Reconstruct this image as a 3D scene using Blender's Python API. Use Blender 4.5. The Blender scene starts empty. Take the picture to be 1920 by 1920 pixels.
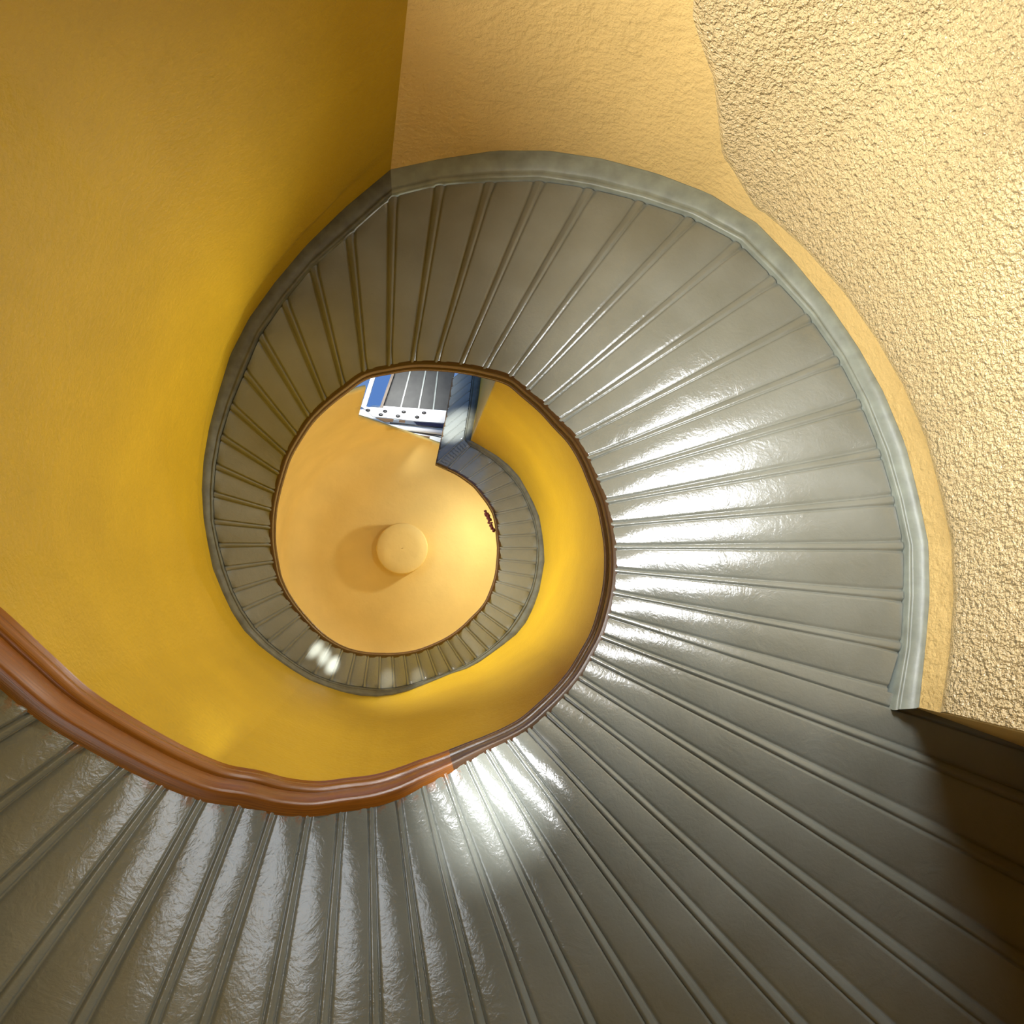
# Looking straight up the well of a spiral stair: boarded grey soffit, golden plaster walls.
import bpy, bmesh, math, random
from mathutils import Vector, Matrix
random.seed(4)
SC = bpy.context.scene
COL = SC.collection
S = 0.8            # metres per survey unit (radius of the well)
EYE = 1.5          # camera height above the floor, metres

# ------------------------------------------------------------------ survey
# board joints measured along the soffit: inner end, outer end
JOINTS = [(88,1328,0,1380),
(172,1380,0,1510),
(253,1424,0,1666),
(318,1455,138,1700),
(388,1481,268,1700),
(456,1492,375,1700),
(516,1506,420,1797),
(581,1511,506,1915),
(641,1503,608,1915),
(696,1495,705,1917),
(745,1480,800,1917),
(790,1459,902,1917),
(831,1441,1001,1917),
(873,1420,1107,1917),
(910,1402,1222,1917),
(950,1384,1347,1917),
(987,1363,1495,1915),
(1022,1333,1654,1915),
(1055,1300,1857,1915),
(1082,1267,1915,1798),
(1104,1230,1915,1636),
(1124,1192,1915,1490),
(1137,1151,1662,1297),
(1146,1110,1688,1213),
(1150,1069,1693,1117),
(1149,1025,1693,1023),
(1143,984,1675,937),
(1133,941,1649,849),
(1117,900,1612,755),
(1100,860,1571,674),
(1077,822,1516,594),
(1048,791,1450,522),
(1019,760,1384,456),
(986,732,1294,409),
(955,708,1200,378),
(907,694,1104,354),
(863,686,1010,340),
(817,682,917,342),
(773,682,823,348),
(730,689,735,370),
(684,700,655,442),
(645,727,586,502),
(611,754,533,567),
(581,784,488,631),
(558,818,459,700),
(538,854,433,762),
(526,890,415,820),
(517,924,405,875),
(511,957,401,927),
(509,990,402,979),
(510,1022,411,1023),
(515,1054,423,1067),
(521,1082,438,1109),
(533,1109,456,1144),
(549,1134,478,1176),
(565,1154,504,1203),
(582,1173,530,1225),
(601,1191,559,1246),
(622,1206,590,1264),
(643,1217,621,1276),
(666,1224,652,1284),
(691,1228,683,1288),
(713,1229,711,1291),
(736,1229,739,1289),
(758,1227,765,1284),
(780,1223,794,1275),
(801,1216,819,1267),
(820,1208,846,1258),
(838,1199,871,1247),
(855,1188,893,1234),
(872,1174,915,1218),
(886,1160,934,1201),
(901,1145,952,1182),
(913,1129,967,1160),
(922,1109,983,1134),
(929,1089,995,1107),
(933,1070,1002,1081),
(935,1049,1005,1055),
(936,1027,1007,1028),
(934,1005,1005,1002),
(932,985,999,975),
(927,963,990,950),
(917,944,979,925),
(905,928,964,903),
(891,911,945,882),
(876,899,926,865),
(858,887,902,849),
(840,878,880,836)]
TRIM_EDGE = [(1717,1325),(1732,1247),(1743,1117),(1743,1052),(1739,1000),(1732,982),(1709,865),(1670,760),(1612,656),(1573,596),(1534,544),(1498,500),(1407,406),(1335,365),(1259,334),(1192,313),(1110,293),(1048,284),(1000,281),(960,280),(901,285),(843,295),(785,306),(723,320),(708,326),(679,357),(632,404),(595,437),(559,477),(522,521),(486,568),(457,612),(435,656),(420,700),(406,750),(387,822),(378,891),(379,954),(386,1001),(393,1037),(402,1080),(421,1118),(443,1165),(471,1198),(501,1223),(534,1247),(572,1272),(613,1288),(656,1302),(695,1307),(731,1304),(764,1296),(805,1280),(849,1262),(887,1250),(915,1230),(940,1212),(970,1188),(994,1157),(1012,1105),(1021,1053),(1019,1014),(1011,968),(997,935),(972,891),(945,863),(917,845),(884,827)]

F = 1400.0
CX, CY, TX, TY, Z0, PITCH = .0442, -.364, .1333, .0948, 3.5303, .6971
ca, sa, cb, sb = math.cos(TX), math.sin(TX), math.cos(TY), math.sin(TY)
RV = Vector((ca, 0, -sa)); UV_ = Vector((-sb*sa, cb, -sb*ca)); FV = Vector((cb*sa, sb, cb*ca))
C0 = Vector((CX, CY, 0))

def unp(px, z):
    d = RV*((px[0]-960)/F) + UV_*((960-px[1])/F) + FV
    return C0 + d*(z/d.z)

def proj(P):
    d = P-C0; w = d.dot(FV)
    return (960+F*d.dot(RV)/w, 960-F*d.dot(UV_)/w)

def W(P):          # survey -> world (y mirrored because we look up)
    return Vector((P[0]*S, -P[1]*S, P[2]*S+EYE))

def dirW(v):
    return Vector((v[0], -v[1], v[2]))

# ------------------------------------------------------------------ helpers
def link(name, bm, mat, parent=None, smooth=True, recalc=False):
    if recalc: bmesh.ops.recalc_face_normals(bm, faces=bm.faces)
    me = bpy.data.meshes.new(name); bm.to_mesh(me); bm.free()
    for m in (mat if isinstance(mat, (list, tuple)) else [mat]): me.materials.append(m)
    if smooth:
        for p in me.polygons: p.use_smooth = True
    o = bpy.data.objects.new(name, me); COL.objects.link(o)
    if parent: o.parent = parent
    return o

def tag(o, label=None, cat=None, group=None, kind=None):
    if label: o['label'] = label
    if cat: o['category'] = cat
    if group: o['group'] = group
    if kind: o['kind'] = kind
    return o

def empty(name, loc=(0, 0, 0)):
    o = bpy.data.objects.new(name, None); COL.objects.link(o); o.location = loc
    o.empty_display_size = .1
    return o

def recenter(o):   # origin to the middle of the mesh
    c = sum((v.co for v in o.data.vertices), Vector())/len(o.data.vertices)
    o.data.transform(Matrix.Translation(-c)); o.location = o.location+c
    return o

def grid(rows, uvs=None, closed=False):
    """rows: list of lists of world Vectors -> bmesh of quads, with a uv layer"""
    bm = bmesh.new(); uvl = bm.loops.layers.uv.new('UVMap')
    vs = [[bm.verts.new(p) for p in r] for r in rows]
    n = len(rows); m = len(rows[0])
    for i in range(n-1):
        for j in range(m if closed else m-1):
            j2 = (j+1) % m
            f = bm.faces.new((vs[i][j], vs[i+1][j], vs[i+1][j2], vs[i][j2]))
            if uvs:
                for l, (a, b) in zip(f.loops, ((i, j), (i+1, j), (i+1, j2), (i, j2))):
                    l[uvl].uv = uvs[a][b]
    return bm, vs

def catmull(P, t):
    n = len(P); t = max(0, min(n-1-1e-6, t)); i = int(t); f = t-i
    p1, p2 = P[i], P[i+1]
    p0 = P[i-1] if i > 0 else p1*2-p2
    p3 = P[i+2] if i+2 < n else p2*2-p1
    return 0.5*((2*p1)+(p2-p0)*f+(2*p0-5*p1+4*p2-p3)*f*f+(3*p1-p0-3*p2+p3)*f**3)

def lerp(P, t):
    n = len(P); t = max(0, min(n-1-1e-6, t)); i = int(t); f = t-i
    return P[i]*(1-f)+P[i+1]*f

def interp(xs, ys, x):
    if x <= xs[0]: return ys[0]
    for a, b, c, d in zip(xs, xs[1:], ys, ys[1:]):
        if x <= b: return c+(d-c)*(x-a)/(b-a)
    return ys[-1]

# ------------------------------------------------------------------ materials
def nodes(name):
    m = bpy.data.materials.new(name); m.use_nodes = True
    nt = m.node_tree; b = nt.nodes['Principled BSDF']
    return m, nt, b

def N(nt, typ, **kw):
    n = nt.nodes.new(typ)
    for k, v in kw.items():
        if k in n.inputs: n.inputs[k].default_value = v
        else: setattr(n, k, v)
    return n

def mixc(nt, fac, a, b, blend='MIX'):
    n = nt.nodes.new('ShaderNodeMix'); n.data_type = 'RGBA'; n.blend_type = blend
    for sock, v in ((n.inputs[0], fac), (n.inputs[6], a), (n.inputs[7], b)):
        if hasattr(v, 'is_linked') or hasattr(v, 'links'): nt.links.new(v, sock)
        elif isinstance(v, (int, float)): sock.default_value = v
        else: sock.default_value = (*v, 1)
    return n.outputs[2]

def ramp(nt, src, stops):
    r = nt.nodes.new('ShaderNodeValToRGB')
    e = r.color_ramp.elements
    e[0].position, e[0].color = stops[0][0], (*[stops[0][1]]*3, 1)
    e[1].position, e[1].color = stops[-1][0], (*[stops[-1][1]]*3, 1)
    for p, v in stops[1:-1]:
        x = e.new(p); x.color = (v, v, v, 1)
    nt.links.new(src, r.inputs[0]); return r.outputs[0]

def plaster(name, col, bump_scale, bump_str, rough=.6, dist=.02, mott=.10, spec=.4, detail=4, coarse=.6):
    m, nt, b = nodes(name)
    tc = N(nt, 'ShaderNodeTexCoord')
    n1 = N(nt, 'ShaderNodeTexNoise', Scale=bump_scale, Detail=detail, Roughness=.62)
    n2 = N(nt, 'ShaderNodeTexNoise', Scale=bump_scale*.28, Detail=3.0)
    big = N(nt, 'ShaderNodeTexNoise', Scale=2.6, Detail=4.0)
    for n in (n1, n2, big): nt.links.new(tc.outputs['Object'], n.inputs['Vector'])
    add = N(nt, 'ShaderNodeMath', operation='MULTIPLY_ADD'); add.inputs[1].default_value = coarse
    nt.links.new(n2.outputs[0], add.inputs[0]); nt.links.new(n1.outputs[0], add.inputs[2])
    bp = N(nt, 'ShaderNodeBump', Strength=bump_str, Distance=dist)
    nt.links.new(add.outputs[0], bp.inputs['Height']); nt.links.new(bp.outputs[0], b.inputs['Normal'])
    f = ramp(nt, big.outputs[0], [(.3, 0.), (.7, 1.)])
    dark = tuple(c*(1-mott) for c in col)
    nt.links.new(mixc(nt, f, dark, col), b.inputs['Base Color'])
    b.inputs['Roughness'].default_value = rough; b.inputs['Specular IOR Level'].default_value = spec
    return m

M_GOLD = plaster('shaded_gold_plaster', (.51, .32, .008), 42, .35, .55, .012, .12, .35)  # deeper than the right wall: shade and yellow bounce put in the colour
M_ROUGH = plaster('rough_plaster', (.87, .68, .36), 52, 1.0, .22, .04, .06, .9, 2, .3)  # like the back wall, paler than the left: bright light put in the colour
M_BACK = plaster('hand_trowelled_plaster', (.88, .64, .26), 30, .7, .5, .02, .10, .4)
M_UPPER = plaster('shaded_upper_plaster', (.51, .32, .008), 42, .35, .55, .012, .12, .35)  # upper wall, its shade put in the colour too
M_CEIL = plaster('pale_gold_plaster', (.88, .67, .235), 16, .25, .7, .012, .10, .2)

def soffit_paint():
    m, nt, b = nodes('grey_gloss_paint')
    uv = N(nt, 'ShaderNodeUVMap'); tc = N(nt, 'ShaderNodeTexCoord')
    sep = N(nt, 'ShaderNodeSeparateXYZ'); nt.links.new(uv.outputs[0], sep.inputs[0])
    # uv.x runs along a board from the well (0) to the wall, uv.y counts boards
    mp = N(nt, 'ShaderNodeMapping'); mp.inputs['Scale'].default_value = (7, 2.2, 1)
    nt.links.new(uv.outputs[0], mp.inputs[0])
    cr = N(nt, 'ShaderNodeTexNoise', Scale=9.0, Detail=5.0, Roughness=.6, Distortion=1.6)
    nt.links.new(tc.outputs['Object'], cr.inputs['Vector'])
    cr2 = N(nt, 'ShaderNodeTexNoise', Scale=70.0, Detail=3.0, Distortion=.8)
    nt.links.new(tc.outputs['Object'], cr2.inputs['Vector'])
    ad = N(nt, 'ShaderNodeMath', operation='MULTIPLY_ADD'); ad.inputs[1].default_value = .35
    nt.links.new(cr2.outputs[0], ad.inputs[0]); nt.links.new(cr.outputs[0], ad.inputs[2])
    bp = N(nt, 'ShaderNodeBump', Strength=.19, Distance=.012)
    nt.links.new(ad.outputs[0], bp.inputs['Height']); nt.links.new(bp.outputs[0], b.inputs['Normal'])
    # board-to-board tone, large worn clouds
    big = N(nt, 'ShaderNodeTexNoise', Scale=3.0, Detail=5.0)
    nt.links.new(tc.outputs['Object'], big.inputs['Vector'])
    base = mixc(nt, ramp(nt, big.outputs[0], [(.3, 0.), (.7, 1.)]), (.178, .188, .155), (.228, .245, .215))
    # chips of bare wood near the inner end of the lowest boards
    chip = N(nt, 'ShaderNodeTexNoise', Scale=34.0, Detail=4.0, Roughness=.7)
    nt.links.new(tc.outputs['Object'], chip.inputs['Vector'])
    near = N(nt, 'ShaderNodeMapRange'); near.inputs[1].default_value = .008; near.inputs[2].default_value = .06
    near.inputs[3].default_value = 1; near.inputs[4].default_value = 0
    nt.links.new(sep.outputs[0], near.inputs[0])
    nf = N(nt, 'ShaderNodeMath', operation='LESS_THAN'); nf.inputs[1].default_value = 12.6
    nt.links.new(sep.outputs[1], nf.inputs[0])
    mul = N(nt, 'ShaderNodeMath', operation='MULTIPLY'); nt.links.new(near.outputs[0], mul.inputs[0])
    nt.links.new(nf.outputs[0], mul.inputs[1])
    edge = N(nt, 'ShaderNodeMath', operation='GREATER_THAN'); edge.inputs[1].default_value = .012
    nt.links.new(sep.outputs[0], edge.inputs[0])
    mul2 = N(nt, 'ShaderNodeMath', operation='MULTIPLY'); nt.links.new(mul.outputs[0], mul2.inputs[0])
    nt.links.new(edge.outputs[0], mul2.inputs[1])
    mul3 = N(nt, 'ShaderNodeMath', operation='MULTIPLY'); nt.links.new(mul2.outputs[0], mul3.inputs[0])
    nt.links.new(ramp(nt, chip.outputs[0], [(.52, 0.), (.57, 1.)]), mul3.inputs[1])
    c = mixc(nt, mul3.outputs[0], base, (.30, .10, .025))
    nt.links.new(c, b.inputs['Base Color'])
    b.inputs['Roughness'].default_value = .20
    b.inputs['Specular IOR Level'].default_value = 1.0
    return m
M_SOFFIT = soffit_paint()

def simple(name, col, rough=.5, metal=0., spec=.5, noise=0., nscale=20, bump=0.):
    m, nt, b = nodes(name)
    b.inputs['Roughness'].default_value = rough; b.inputs['Metallic'].default_value = metal
    b.inputs['Specular IOR Level'].default_value = spec
    tc = N(nt, 'ShaderNodeTexCoord'); n = N(nt, 'ShaderNodeTexNoise', Scale=float(nscale), Detail=4.0)
    nt.links.new(tc.outputs['Object'], n.inputs['Vector'])
    f = ramp(nt, n.outputs[0], [(.3, 0.), (.7, 1.)])
    nt.links.new(mixc(nt, f, tuple(c*(1-noise) for c in col), col), b.inputs['Base Color'])
    if bump:
        bp = N(nt, 'ShaderNodeBump', Strength=bump, Distance=.006)
        nt.links.new(n.outputs[0], bp.inputs['Height']); nt.links.new(bp.outputs[0], b.inputs['Normal'])
    return m

def wood(name, c1, c2, rough=.3):
    m, nt, b = nodes(name)
    uv = N(nt, 'ShaderNodeUVMap'); mp = N(nt, 'ShaderNodeMapping'); mp.inputs['Scale'].default_value = (1.2, 22, 1)
    nt.links.new(uv.outputs[0], mp.inputs[0])
    n = N(nt, 'ShaderNodeTexNoise', Scale=3.0, Detail=6.0, Roughness=.65, Distortion=.4)
    nt.links.new(mp.outputs[0], n.inputs['Vector'])
    f = ramp(nt, n.outputs[0], [(.32, 0.), (.68, 1.)])
    nt.links.new(mixc(nt, f, c1, c2), b.inputs['Base Color'])
    bp = N(nt, 'ShaderNodeBump', Strength=.15, Distance=.004)
    nt.links.new(n.outputs[0], bp.inputs['Height']); nt.links.new(bp.outputs[0], b.inputs['Normal'])
    b.inputs['Roughness'].default_value = rough; b.inputs['Specular IOR Level'].default_value = .6
    return m
M_STRING = wood('varnished_string_wood', (.13, .038, .004), (.28, .095, .008), .28)
M_CAP = wood('varnished_cap_wood', (.15, .046, .004), (.32, .115, .010), .22)
M_STRING2 = wood('dark_string_wood', (.035, .016, .006), (.085, .038, .012), .3)
M_CAP2 = wood('dark_cap_wood', (.05, .024, .009), (.13, .065, .025), .25)
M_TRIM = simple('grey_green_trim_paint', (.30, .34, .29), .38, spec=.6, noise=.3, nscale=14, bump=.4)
M_TRIM_SHADED = simple('shaded_trim_paint', (.15, .15, .105), .4, spec=.5, noise=.4, nscale=18, bump=.3)  # same grey trim, darkened: shade of the left and upper run in its colour
M_WHITE = simple('white_enamel', (.86, .85, .80), .35, noise=.06, nscale=9)
M_DARKB = simple('dark_grey_boards', (.05, .05, .042), .55, spec=.4, noise=.3, nscale=12)
M_TAN = simple('tan_panel', (.62, .36, .18), .5, noise=.15)
M_NAVY = simple('navy_panel', (.06, .065, .16), .3, noise=.3)
M_BLACK = simple('black_iron', (.015, .014, .013), .4, noise=.2)
M_BROWNED = simple('dark_brown_paint', (.10, .06, .02), .5, noise=.3)
M_TUFT = simple('dark_red_tuft', (.12, .02, .02), .9, noise=.4, nscale=60)
M_FLOOR = simple('floor_boards', (.30, .19, .09), .5, noise=.2)
def glass():
    m, nt, b = nodes('blue_glass')
    b.inputs['Base Color'].default_value = (.72, .84, 1, 1); b.inputs['Roughness'].default_value = .02
    b.inputs['Transmission Weight'].default_value = 1; b.inputs['IOR'].default_value = 1.1
    return m
M_GLASS = glass()

# ------------------------------------------------------------------ stations
IN, OUT = [], []
g = -2.62
def helix(t): return Vector((math.cos(t), math.sin(t), Z0+PITCH*t))
TH = []
for (x1, y1, x2, y2) in [(-75, 1188, -180, 1214), (5, 1258, -90, 1290)]+JOINTS:
    best = None
    for q in range(-250, 251):
        t = g+q*.002
        a = proj(helix(t)); e = (a[0]-x1)**2+(a[1]-y1)**2
        if best is None or e < best[0]: best = (e, t)
    t = best[1]; g = t+.09; TH.append(t)
    z = Z0+PITCH*t
    IN.append(unp((x1, y1), z)); OUT.append(unp((x2, y2), z))
# a few boards run below the frame, their outer ends continue to the wall of the lower hall
RMIN = [1.5, 1.7, 1.9, 2.0, 2.1, 2.2, 2.2, 2.2, 2.25, 2.3, 2.35, 2.4, 2.5, 2.65, 2.8, 3.0, 3.2, 3.4, 3.6, 3.6, 3.6, 3.6]
RMIN = [1.36, 1.38]+RMIN
for i, R in enumerate(RMIN):
    d = (OUT[i]-IN[i]).normalized(); P = OUT[i].copy()
    while math.hypot(P.x, P.y) < R: P = P+d*.01
    OUT[i] = P
NPRE = 10
for k in range(8):
    t = TH[0]-.1; TH.insert(0, t)
    h = helix(t); IN.insert(0, h); OUT.insert(0, Vector((h.x*1.36, h.y*1.36, h.z)))
# straight flight at the top
FLIGHT = [((818, 868), (869, 822)), ((823, 846), (872, 803)), ((828, 822), (875, 784)), ((832, 803), (878, 766)),
          ((836, 785), (880, 748)), ((839, 767), (882, 731)), ((843, 747), (884, 714)), ((846, 728), (886, 697)), ((849, 709), (888, 680))]
z = IN[-1].z
FIRST_FLIGHT = len(IN)
for a, b_ in FLIGHT:
    z += .075; IN.append(unp(a, z)); OUT.append(unp(b_, z))
NJ = len(IN)
IN = [Vector(p) for p in IN]; OUT = [Vector(p) for p in OUT]

# ------------------------------------------------------------------ the staircase
stair = empty('spiral_staircase', W((0, 0, IN[0].z)))
stair['label'] = 'spiral staircase with grey beaded boards underneath and brown wooden edge around the well'
stair['category'] = 'staircase'
ROOT = Matrix.Translation(-Vector(stair.location))
def spart(name, bm, mat, label=None, parent=stair, smooth=True):
    bm.transform(ROOT)
    o = link(name, bm, mat, parent, smooth)
    if label: o['label'] = label
    return o

TILT = .18     # every board leans a little from the slope of the flight
PROF = [(0, .030), (.04, .030), (.075, .014), (.092, -.035), (.115, -.060), (.14, -.03), (.16, 0.0), (.20, 0.012)]
prof = PROF+[(.5, .012)]+[(1-s, h) for s, h in reversed(PROF)]
ENDP = unp((2200, 1488), IN[22+NPRE].z)
def soffit(i0, i1, nr=30):
    rows, uvs = [], []
    for i in range(i0, i1):
        A0, A1, B0, B1 = IN[i], IN[i+1], OUT[i], OUT[i+1]
        if i == 21+NPRE: B1 = ENDP
        last = (i == i1-1)
        for s, h in (prof if last else prof[:-1]):
            r, u = [], []
            for j in range(nr+1):
                v = (j/nr)
                a0 = A0.lerp(B0, v); a1 = A1.lerp(B1, v)
                w = (a1-a0).length
                n = (B0.lerp(B1, s)-A0.lerp(A1, s)).cross(a1-a0).normalized()
                if n.z > 0: n = -n
                hh = h*min(w, .16)+TILT*w*min(1, v*11, (1-v)*11)*((s-.5) if .16 <= s <= .84 else (-.34*s/.16 if s < .16 else .34*(1-s)/.16))
                r.append(W(a0.lerp(a1, s)+n*hh))
                u.append((((a0-A0).length), i-NPRE+s))
            rows.append(r); uvs.append(u)
    bm, _ = grid(rows, uvs)
    return bm
spart('soffit', soffit(0, FIRST_FLIGHT), M_SOFFIT, 'winding grey painted beadboard soffit')
spart('flight_soffit', soffit(FIRST_FLIGHT-1, NJ-1, 10), M_SOFFIT, 'grey boarded soffit of the straight top flight')
# the boards run on flat past the end of the right-hand wall
JQ = 22+NPRE
bm = bmesh.new()
zq = IN[JQ].z
up = Vector((0, 0, .004))
pts = [IN[JQ]+up, ENDP+up, unp((1719, 1325.5), zq)+up, OUT[JQ]+up]
bm.faces.new([bm.verts.new(W(p)) for p in pts])
spart('soffit_end', bm, M_SOFFIT, 'plain grey board running on beside the right wall')
# upper surface: treads cover the soffit (built as a thin deck a riser above)
rows = []
for i in range(0, NJ):
    o = OUT[i]; d = (o-IN[i]); d = d/ d.length
    q = IN[i]+d*min((o-IN[i]).length, .6)
    for dz in (.06, .06 if i == NJ-1 else .06+(IN[i+1].z-IN[i].z)):
        rows.append([W(IN[i]+d*.06+Vector((0, 0, dz))), W(q+Vector((0, 0, dz)))])
bm, _ = grid(rows); spart('treads', bm, M_FLOOR, smooth=False)

def vsc(t):
    return interp([10+NPRE, 14+NPRE], [1.0, .62], t)
def sweep(path_fn, ts, prof, uvv=None):
    rows, uvs = [], []
    acc = 0; prev = None
    for t in ts:
        P = path_fn(t); Pn = path_fn(t+.02); Pp = path_fn(t-.02)
        T = (Pn-Pp); T.z = 0; T.normalize()
        R = Vector((T.y, -T.x, 0))      # right of travel = away from the axis for a ccw path
        if prev is not None: acc += (P-prev).length
        prev = P
        k_ = vsc(t)
        rows.append([W(P+R*a*k_+Vector((0, 0, b*k_))) for a, b in prof])
        uvs.append([(acc, k/len(prof)) for k in range(len(prof))])
    return grid(rows, uvs)[0]
inn = lambda t: catmull(IN, t)
ts = [k*.2 for k in range(0, int((FIRST_FLIGHT-1)/.2)+1)]
tsf = [FIRST_FLIGHT-1+k*.25 for k in range(0, (NJ-FIRST_FLIGHT)*4+1)]
low = [(.03, -.004), (.0, -.012), (-.010, -.006), (-.012, .0), (-.014, .05), (-.012, .092), (-.006, .1), (.006, .102)]
gap = [(.008, .098), (.008, .118)]
cap = [(.006, .112), (-.008, .113), (-.018, .12), (-.024, .135), (-.024, .15), (-.016, .166), (-.013, .185), (-.02, .196), (-.016, .206), (.0, .21), (.05, .21)]
TS = 12.4+NPRE          # from here up the edge is a darker brown
tlo = [t for t in ts if t < TS-.05]+[TS]; thi = [TS]+[t for t in ts if t > TS+.05]
spart('string_board', sweep(inn, tlo, low), M_STRING, 'lower orange brown wooden string board')
spart('string_board', sweep(inn, thi, low), M_STRING2, 'thin dark brown string board of the upper turns')
spart('string_groove', sweep(inn, ts, gap), M_BLACK, 'dark gap between string board and cap moulding')
spart('cap_moulding', sweep(inn, tlo, cap), M_CAP, 'rounded orange brown wooden moulding')
spart('cap_moulding', sweep(inn, thi, cap), M_CAP2, 'thin dark brown moulding of the upper turns')
inf = lambda t: lerp(IN, t)
spart('flight_string', sweep(inf, tsf, [(.02, -.01), (-.012, -.012), (-.014, .25), (.03, .26)]), M_BROWNED, 'dark brown string of the straight top flight')

# ------------------------------------------------------------------ trim and walls
VP = (772.2, 1093.0)
TE = TRIM_EDGE+[(886, 790), (891, 755), (896, 718), (899, 690), (902, 670)]
def ray_hit(px, k):
    """edge of the wall moulding lying beyond soffit corner px, seen along a plumb line"""
    dx, dy = px[0]-VP[0], px[1]-VP[1]
    best = None
    for a, b in zip(TE, TE[1:]):
        ex, ey = b[0]-a[0], b[1]-a[1]
        det = dx*(-ey)+dy*ex
        if abs(det) < 1e-9: continue
        rx, ry = a[0]-VP[0], a[1]-VP[1]
        s = (rx*(-ey)+ry*ex)/det; t = (dx*ry-dy*rx)/det
        if -1e-6 <= t <= 1+1e-6 and s > .98:
            if best is None or abs(s-1) < abs(best-1): best = s
    return best
J0 = 22+NPRE          # first joint that meets the right-hand wall
DROP = .07
TB, WALL = {}, {}
prev = 1.04
for i in range(J0, FIRST_FLIGHT):
    z = IN[i].z; px = proj(OUT[i])
    s = ray_hit(px, i)
    if s is None or s > 1.14: s = prev
    prev = s
    q = (VP[0]+(px[0]-VP[0])*s, VP[1]+(px[1]-VP[1])*s)
    WALL[i] = unp(q, z-DROP)
for k, q in enumerate([(882, 827), (886, 808), (889, 792), (892, 775), (895, 758), (898, 740), (900, 722), (902, 706), (904, 690)]):
    WALL[FIRST_FLIGHT+k] = unp(q, IN[FIRST_FLIGHT+k].z-DROP)
idx = list(range(J0, NJ))
WL = [WALL[i] for i in idx]; OL = [OUT[i] for i in idx]
# let the right-hand wall run on to its free vertical edge
WL[0] = unp((1717, 1325), WL[0].z); OL[0] = unp((1666, 1330), IN[J0].z-.02)
wl = lambda t: lerp(WL, t-J0)
ol = lambda t: lerp(OL, t-J0)
TPROF = [(-.12, .05), (.04, .05), (.075, -.022), (.11, -.03), (.22, -.036), (.27, -.030), (.34, -.040), (.6, -.060), (.85, -.072), (.97, -.070), (1.0, -.072), (1.06, -.04)]
def trim(name, t0, t1, mat, kind, label, n=6):
    rows, uvs = [], []
    m = int((t1-t0)*n)
    for k in range(m+1):
        t = t0+(t1-t0)*k/m
        B, E = ol(t), wl(t); zt = B.z
        r = []
        for w, h in TPROF:
            P = B.lerp(E, w); P.z = zt+h
            r.append(W(P))
        rows.append(r); uvs.append([(t, w) for w, h in TPROF])
    o = link(name, grid(rows, uvs)[0], mat); tag(o, label, 'trim', None, kind); return o
JC = 39+NPRE           # corner where the back wall meets the left wall
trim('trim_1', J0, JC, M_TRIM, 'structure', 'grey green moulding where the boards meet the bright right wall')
trim('trim_2', JC, NJ-1, M_TRIM_SHADED, 'structure', 'grey moulding, darkened for shade, between the boards and the golden left wall')

def lean(t, dz):
    return Vector((.082*dz*math.exp(-((t-JC)/3.0)**2), 0, 0))
def wall_rows(t0, t1, top, bot, nt, nz, inset=None):
    rows = []
    for k in range(nt+1):
        t = t0+(t1-t0)*k/nt
        P = wl(t); Q = wl(t+.05)-wl(t-.05); Q.z = 0; Q.normalize()
        inw = Vector((-Q.y, Q.x, 0))          # towards the well
        zt = P.z+top(t); zb = bot(t)
        r = []
        for j in range(nz+1):
            f = (j/nz)**1.3
            z = zt+(zb-zt)*f
            X = Vector((P.x, P.y, z))+lean(t, P.z-z)
            if inset: X += inw*inset(t, P.z-z)
            r.append(W(X))
        rows.append(r)
    return rows
ZF = -EYE/S            # floor level in survey units
helz = lambda t: lerp(IN, t).z
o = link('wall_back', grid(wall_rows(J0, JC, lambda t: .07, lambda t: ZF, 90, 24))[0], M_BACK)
tag(o, 'trowelled yellow plaster wall above the curve of boards', 'wall', None, 'structure')
us = [J0, J0+8, J0+9.3, J0+10.2, J0+11.2, J0+12, J0+12.7, J0+13.4]
dzs = [.15, .15, .13, .10, .34, .84, 1.17, 1.8]
def rough_rows():
    rows = []
    nt = 120
    for k in range(nt+1):
        t = J0-.02+(us[-1]-J0)*k/nt
        P = wl(t); Q = wl(t+.05)-wl(t-.05); Q.z = 0; Q.normalize()
        inw = Vector((-Q.y, Q.x, 0))
        d0 = interp(us, dzs, t)
        r = []
        for j in range(31):
            f = j/30
            if j < 5: dz = d0+.02*j; ins = .045*math.sin(j/5*math.pi/2)
            else: dz = d0+.1+(P.z-ZF-d0-.1)*((j-5)/25)**1.2; ins = .045
            ins *= min(1, (us[-1]-t)/1.6)
            X = Vector((P.x, P.y, P.z-dz))+inw*(ins-.004)+lean(t, dz)
            r.append(W(X))
        rows.append(r)
    return rows
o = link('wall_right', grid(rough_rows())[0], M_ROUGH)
tag(o, 'rough yellow plaster wall, paled for the bright light, at the right', 'wall', None, 'structure')
def lbot(t):
    i = t-NPRE
    return interp([40, 47, 48, 300], [ZF, ZF, 0, 0], i) if i < 48 else helz(t)-4.38+.26
def lband(t, dz):      # raised plaster strip under the moulding
    d0 = interp([JC, JC+12], [.25, .13], t)
    return .035*max(0, min(1, (dz-d0)/.035))*max(0, min(1, (JU-3-t)/8, (t-JC)/1.5))
JU = 58+NPRE
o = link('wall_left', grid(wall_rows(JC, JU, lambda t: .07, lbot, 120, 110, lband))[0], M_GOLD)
tag(o, 'smooth golden plaster wall, deepened for shade, filling the left side', 'wall', None, 'structure')
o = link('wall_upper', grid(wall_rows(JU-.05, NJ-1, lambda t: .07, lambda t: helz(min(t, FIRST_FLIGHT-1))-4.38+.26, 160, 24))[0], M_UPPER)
tag(o, 'golden plaster wall, deepened for shade, between the two turns of stair', 'wall', None, 'structure')
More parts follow.
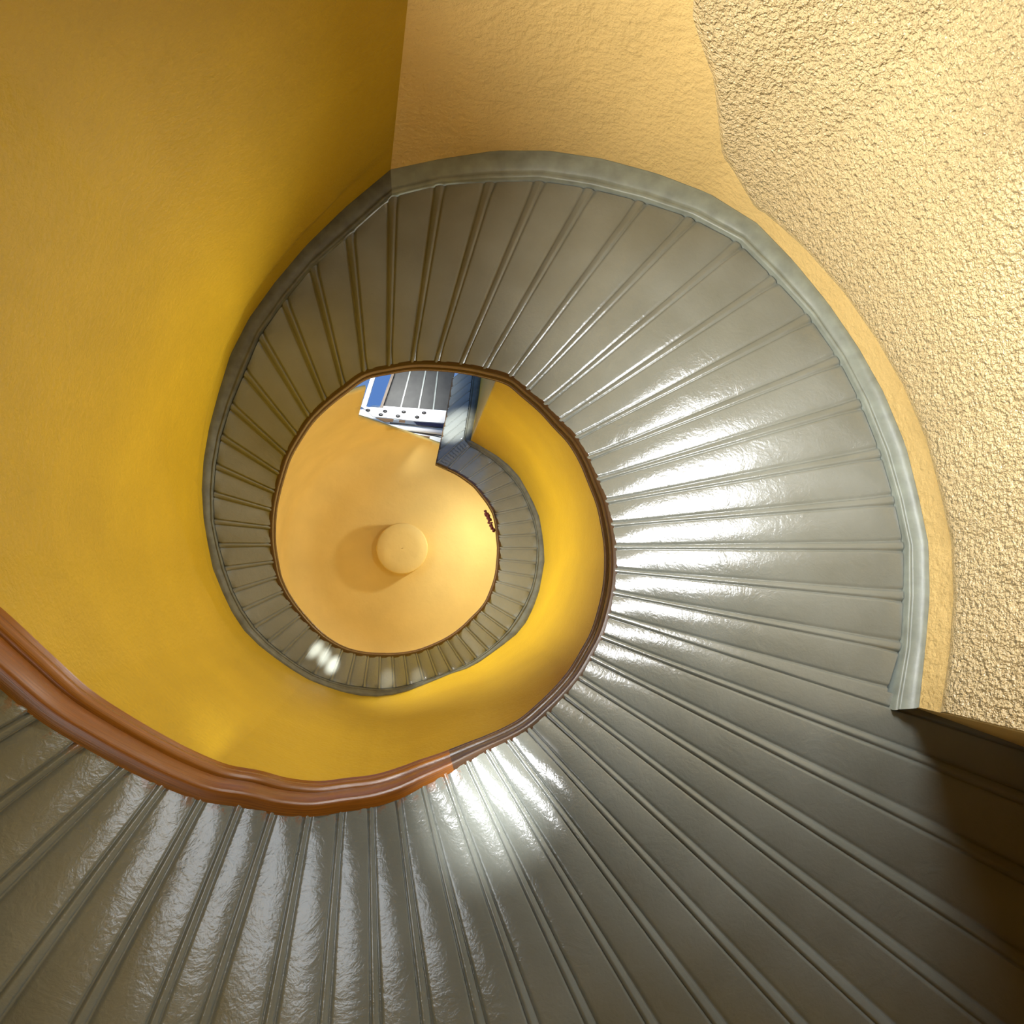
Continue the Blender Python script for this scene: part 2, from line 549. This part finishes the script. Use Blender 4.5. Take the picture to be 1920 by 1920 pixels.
# free end of the right-hand wall
P = WL[0]; d = Vector((P.x-CX+.02, P.y-CY-.25, 0)).normalized()
rows = [[W(Vector((P.x, P.y, z))+d*a) for a in (0, .7, 1.3)] for z in (P.z+.3, ZF)]
o = link('wall_jamb', grid(rows)[0], M_BACK); tag(o, 'end of the right wall beside the lower boards', 'wall', None, 'structure')
# lower hall around the foot of the stair, outside the picture
rows = []
for k in range(61):
    t = (J0-1)*k/60
    P = lerp(OUT, t)
    rows.append([W(Vector((P.x*1.01, P.y*1.01, z))) for z in (P.z+.05, ZF)])
P = WL[0]; d = Vector((P.x-CX+.02, P.y-CY-.25, 0)).normalized()
for q in (ENDP, P+d*1.3):
    rows.append([W(Vector((q.x, q.y, z))) for z in (P.z+.2, ZF)])
o = link('wall_front', grid(rows)[0], M_GOLD); tag(o, 'golden wall of the lower hall', 'wall', None, 'structure')
bm = bmesh.new(); bmesh.ops.create_circle(bm, cap_ends=True, segments=64, radius=4.2*S)
o = link('floor', bm, M_FLOOR); tag(o, 'wooden floor of the lower hall', 'floor', None, 'structure')

# ------------------------------------------------------------------ ceiling over the well
ZC = 9.7; RD = 1.49
dprof = [(RD, 6.9+.1*k) for k in range(0, 25)]
for k in range(1, 9):
    a = k/8*math.pi/2; dprof.append((RD-.4+.4*math.cos(a), 9.3+.4*math.sin(a)))
dprof += [(.9, ZC), (.7, ZC), (.5, ZC), (.35, ZC), (.2, ZC), (.1, ZC), (.02, ZC)]
rows = [[W(Vector((R*math.cos(k/96*2*math.pi), R*math.sin(k/96*2*math.pi), z))) for k in range(96)] for R, z in dprof]
bm, _ = grid(rows, None, True)
def on_drum(px):
    lo, hi = 5., 9.3
    for _ in range(50):
        m = (lo+hi)/2; P = unp(px, m)
        if math.hypot(P.x, P.y) < RD: lo = m
        else: hi = m
    return unp(px, lo)
p1, p2, p3 = on_drum((672, 781)), on_drum((822, 832)), on_drum((684, 735))
rad = Vector((p1.x+p2.x, p1.y+p2.y, 0)).normalized()
nA = (p2-p1).cross(p1-C0);  nA = nA if nA.z < 0 else -nA          # points down, into the opening
rad1 = Vector((p1.x, p1.y, 0)).normalized()
nB = (p3-p1).cross(rad1); nB = nB if nB.x > 0 else -nB          # points right, into the opening
for n_ in (nA, nB):
    geom = bm.verts[:]+bm.edges[:]+bm.faces[:]
    bmesh.ops.bisect_plane(bm, geom=geom, plane_co=W(p1), plane_no=dirW(n_).normalized())
pw = W(p1); a_, b_ = dirW(nA).normalized(), dirW(nB).normalized()
kill = []
for f in bm.faces:
    c = f.calc_center_median()-pw
    if c.dot(a_) > 0 and c.dot(b_) > 0 and -c.y > -1.2*S and f.calc_center_median().x < (.60*S if f.calc_center_median().z > EYE+9.2*S else .85*S) and f.calc_center_median().y < -.9*S: kill.append(f)
for f in bm.faces:
    m_ = f.calc_center_median(); an = math.atan2(-m_.y, m_.x); zz = (m_.z-EYE)/S
    if -1.2 < an < 1.62 and zz < (9.22 if an > .55 else Z0+PITCH*(an+2*math.pi)+.3) and f not in kill: kill.append(f)
bmesh.ops.delete(bm, geom=kill, context='FACES')
o = link('ceiling', bm, M_CEIL, None, True)
md = o.modifiers.new('thickness', 'SOLIDIFY'); md.thickness = .03*S; md.offset = 1 
tag(o, 'pale golden plaster ceiling closing the stair well', 'ceiling', None, 'structure')
ceil_obj = o
# round boss on the ceiling
bm = bmesh.new()
c = unp((754, 1028), ZC-.24); r0 = 47.5*(ZC-.24)/F
bp_ = [(r0*.02, 0), (r0*.6, 0), (r0*.95, .0), (r0*.985, .008), (r0, .022), (r0, .10), (r0, .25)]
rows = [[W(c+Vector((R*math.cos(k/64*2*math.pi), R*math.sin(k/64*2*math.pi), h))) for k in range(64)] for R, h in bp_]
bm, _ = grid(rows, None, True)
o = link('ceiling_disc', bm, M_CEIL, None, True); recenter(o)
tag(o, 'round golden plaster disc hanging at the centre of the ceiling', 'ceiling disc')

# ------------------------------------------------------------------ what shows through the opening at the top
def slab(name, poly, z, th, mat, parent=None, bev=.0, zs=None):
    """a real slab: outline at height z (survey units), thickness th upwards"""
    bm = bmesh.new()
    pts = [W(unp(p, (zs[i] if zs else z))) for i, p in enumerate(poly)]
    lo = [bm.verts.new(p) for p in pts]; hi = [bm.verts.new(p+Vector((0, 0, th*S))) for p in pts]
    n = len(pts)
    bm.faces.new(lo); bm.faces.new(list(reversed(hi)))
    for i in range(n): bm.faces.new((lo[i], hi[i], hi[(i+1) % n], lo[(i+1) % n]))
    bmesh.ops.recalc_face_normals(bm, faces=bm.faces)
    o = link(name, bm, mat, None, False)
    if parent: o.parent = parent; o.matrix_parent_inverse = parent.matrix_world.inverted(); 
    return o
def root(name, px, z, label, cat, group=None):
    e = empty(name, W(unp(px, z))); e['label'] = label; e['category'] = cat
    if group: e['group'] = group
    bpy.context.view_layer.update()
    return e
#@TOP
ZT = 9.75
w = root('lantern_window', (705, 745), ZT, 'blue window pane in a white frame at the left of the bright opening', 'window')
slab('glass_pane', [(700, 700), (742, 690), (714, 763), (686, 762)], ZT, .02, M_GLASS, w)
f_ = slab('frame', [(696, 705), (704, 705), (686, 763), (677, 763)], ZT-.03, .08, M_WHITE, w)
slab('mullion', [(738, 690), (743, 690), (717, 764), (712, 764)], ZT-.03, .06, M_BROWNED, w)
w['category'] = 'window'
# dark boarded hatch
ZT += .12
h_ = root('boarded_hatch', (780, 735), ZT, 'dark grey boarded panel above the white plate in the opening', 'hatch')
xs0 = [736, 765, 793, 815, 850]; xs1 = [716, 750, 784, 812, 838]
for k in range(4):
    slab('board', [(xs0[k]+8, 684), (xs0[k+1]+6, 684), (xs1[k+1]-1, 770), (xs1[k]+1, 767)], ZT, .05, M_DARKB, h_)
for k in range(1, 4):
    slab('batten', [(xs0[k]+6, 684), (xs0[k]+8.5, 684), (xs1[k]+1.5, 769), (xs1[k]-1, 769)], ZT-.02, .03, M_TRIM, h_)
# perforated plate
b_ = root('perforated_plate', (760, 775), 9.5, 'white plate with dark holes, slanting beneath the dark boards', 'plate')
slab('plate', [(678, 762), (716, 765), (780, 768), (834, 771), (832, 793), (780, 789), (735, 784), (700, 781)], 9.5, .05, M_WHITE, b_)
for (x, y) in [(690, 769), (722, 771), (757, 772), (795, 774), (714, 777.5), (746, 780), (782, 782)]:
    bm = bmesh.new(); q = unp((x, y), 9.495)
    rows = [[W(q+Vector((R*2.1*math.cos(a*math.pi/8), R*1.4*math.sin(a*math.pi/8), hh))) for a in range(16)] for R, hh in ((.001, -.006), (.011, -.006), (.0145, 0), (.0145, .01))]
    o = link('hole_plug', grid(rows, None, True)[0], M_BLACK); o.parent = b_; o.matrix_parent_inverse = b_.matrix_world.inverted()
# tan and navy panels
for poly, lab in (([(704, 783), (738, 784), (737, 790), (722, 791)], 'long tan panel just under the white plate, leftmost'),
                  ([(749, 785), (760, 786), (759, 792), (748, 791)], 'small square tan panel just under the white plate'),
                  ([(765, 813), (806, 818), (803, 831), (785, 824)], 'long tan panel at the lower edge of the opening'),
                  ([(815, 827), (823, 830), (822, 838), (814, 834)], 'small tan panel beside the dark string of the top flight')):
    o = slab('tan_panel', poly, 9.62, .04, M_TAN); recenter(o); tag(o, lab, 'panel', 'tan panels in the opening')
o = slab('navy_panel', [(773, 787), (833, 793), (832, 801), (783, 797)], 9.62, .04, M_NAVY); recenter(o)
tag(o, 'dark navy panel under the right end of the white plate', 'panel')
# backing board, white
o = slab('white_backboard', [(668, 770), (700, 760), (838, 770), (836, 850), (800, 840), (740, 815), (690, 800)], 9.8, .04, M_WHITE); recenter(o)
tag(o, 'bright white board behind the tubes and tan panels in the opening', 'board')
# rails
def tube(name, a, b, z, r, mat, lab, cat, grp=None):
    A, B = W(unp(a, z)), W(unp(b, z)); d = (B-A); L = d.length
    bm = bmesh.new(); bmesh.ops.create_cone(bm, cap_ends=True, segments=20, radius1=r*S, radius2=r*S, depth=L)
    bm.transform(d.to_track_quat('Z', 'Y').to_matrix().to_4x4())
    o = link(name, bm, mat); o.location = (A+B)/2
    tag(o, lab, cat, grp); return o
tube('white_tube', (716, 799), (832, 812), 9.45, .034, M_WHITE, 'thick white tube crossing the opening', 'tube')
tube('dark_rod', (731, 793), (834, 802.5), 9.44, .009, M_BLACK, 'thin dark rod above the thick white tube', 'rod', 'dark rods in the opening')
tube('dark_rod', (728, 804.5), (830, 817), 9.40, .009, M_BLACK, 'thin dark rod below the thick white tube', 'rod', 'dark rods in the opening')
tube('dark_rod', (777, 810.5), (828, 820), 9.44, .006, M_BLACK, 'shortest thin dark rod, lowest in the opening', 'rod', 'dark rods in the opening')
# ragged tuft caught on the string
bm = bmesh.new()
for k in range(16):
    f = k/15
    x = 911+16*f**1.2+random.uniform(-2, 2); y = 960+36*f+random.uniform(-2, 2)
    q = W(unp((x, y), 8.1)); 
    m4 = Matrix.Translation(q) @ Matrix.Diagonal((random.uniform(.7, 1.3), random.uniform(.7, 1.3), random.uniform(.6, 1.4), 1))
    bmesh.ops.create_icosphere(bm, subdivisions=2, radius=.021*S*random.uniform(.6, 1.2), matrix=m4)
for v in bm.verts: v.co += Vector((random.uniform(-1, 1), random.uniform(-1, 1), random.uniform(-1, 1)))*.005
o = link('ragged_tuft', bm, M_TUFT); recenter(o)
tag(o, 'small dark red ragged tuft clinging to the inner edge of the upper turn', 'tuft')

# ------------------------------------------------------------------ light
wld = bpy.data.worlds.new('sky'); SC.world = wld; wld.use_nodes = True
bg = wld.node_tree.nodes['Background']; bg.inputs[0].default_value = (.16, .30, .62, 1); bg.inputs[1].default_value = 1.0

def area(name, loc, target, sx, sy, power, col=(1, 1, 1), spread=180, spec=1.0):
    l = bpy.data.lights.new(name, 'AREA'); l.shape = 'RECTANGLE'; l.size = sx*S; l.size_y = sy*S
    l.energy = power; l.color = col; l.specular_factor = spec; l.spread = math.radians(spread)
    o = bpy.data.objects.new(name, l); COL.objects.link(o)
    A, B = W(Vector(loc)), W(Vector(target)); o.location = A
    o.rotation_euler = (B-A).to_track_quat('-Z', 'Y').to_euler()
    return o
def spot(name, loc, target, power, ang, blend, col=(1, 1, 1), rad=.02):
    l = bpy.data.lights.new(name, 'SPOT'); l.energy = power; l.spot_size = math.radians(ang); l.spot_blend = blend
    l.color = col; l.shadow_soft_size = rad
    o = bpy.data.objects.new(name, l); COL.objects.link(o)
    A, B = W(Vector(loc)), W(Vector(target)); o.location = A
    o.rotation_euler = (B-A).to_track_quat('-Z', 'Y').to_euler()
    return o
#@LIGHTS
area('right_wall_fill', (-1.2, .35, 1.75), (1.8, 1.4, 2.6), .6, .8, 26, (1, .97, .90), 80)  # added area lamp for the right wall; no doorway is built here
area('assumed_window_daylight', (1.98, 1.20, 1.95), (1.2, -.1, 2.9), 1.2, .7, 33, (.95, .97, 1), 140)  # area lamp for a window assumed from the sheen on the right-hand boards; none built
area('soffit_highlight_fill', (2.27, -.6, .45), (.30, -1.08, 2.62), .10, .10, .9, (.97, .98, 1), 12)  # added tiny area lamp placing a highlight on the lower boards; no window built
area('cool_soffit_fill', (.1, -2.1, .7), (-.4, -1.0, 2.2), 1.3, .7, 5, (.86, .93, 1), 150)  # added cool area lamp giving the lower boards a bluish sheen; no window here
spot('string_fill', (.35, .35, .9), (-.85, -.5, 1.95), 26, 42, .6, (1, .86, .62), .05)  # added unseen spot that warms the lower string board
spot('hall_wall_fill', (.5, .2, -.2), (-.5, -2.1, .5), 160, 50, .8, (1, .92, .75), .05)  # added unseen spot; the lit hall wall reflects gold in the soffit
area('left_wall_fill', (1.2, .3, 4.65), (-1.2, .75, 4.9), .6, .6, 32, (1, .96, .88))  # added area lamp hidden behind the lower turn, brightening the left wall
area('upper_turn_fill', (-1.2, .35, 6.45), (1., -.5, 7.1), .5, .5, 32, (1, .96, .88), 105)  # added area lamp hidden behind the left boards, brightening the upper turn
area('ceiling_fill', (1.15, .45, 8.8), (-.4, -.4, 9.6), .12, .12, 9, (1, .96, .88))  # added area lamp hidden above the top treads, lighting ceiling and disc
area('lantern_fill', (-.2, 2.4, 7.6), (-.15, 2.1, 9.6), .4, .3, 7, (1, 1, 1), 50)  # added area lamp hidden behind the lower turn, lighting the opening from below
spot('flight_fill', (-.3, 1.9, 7.8), (.58, 1.52, 8.97), 200, 24, .9)  # added unseen spot brightening the boards of the top flight
spot('glint_spot', (1.15, .35, 4.7), (-.715, -.90, 6.33), 1500, 2.2, .6)  # added narrow spots from here on, placing white glints on the upper boards
spot('glint_spot', (1.15, .35, 4.7), (-.655, -.965, 6.38), 1500, 2.2, .6)
spot('glint_spot', (1.15, .35, 4.7), (-.59, -1.04, 6.43), 1500, 2.4, .6)
spot('glint_spot', (1.15, .35, 4.7), (-.15, -1.2, 6.7), 200, 4, 1)
spot('glint_spot', (1.15, .35, 4.7), (.12, -1.21, 6.86), 200, 4, 1)
spot('glint_spot', (-.9, .6, 6.6), (.62, -.93, 7.2), 160, 4, 1)

# ------------------------------------------------------------------ camera
cam = bpy.data.cameras.new('camera'); co = bpy.data.objects.new('camera', cam); COL.objects.link(co)
cam.sensor_width = 36; cam.lens = 36*F/1920; cam.clip_start = .02
r_, u_, f_ = dirW(RV), dirW(UV_), dirW(FV)
co.matrix_world = Matrix(((r_.x, u_.x, -f_.x, 0), (r_.y, u_.y, -f_.y, 0), (r_.z, u_.z, -f_.z, 0), (0, 0, 0, 1)))
co.location = W(C0)
SC.camera = co
SC.view_settings.view_transform = 'Standard'; SC.view_settings.look = 'None'
SC.view_settings.gamma = 1; SC.view_settings.use_curve_mapping = False
SC.view_settings.exposure = -0.1
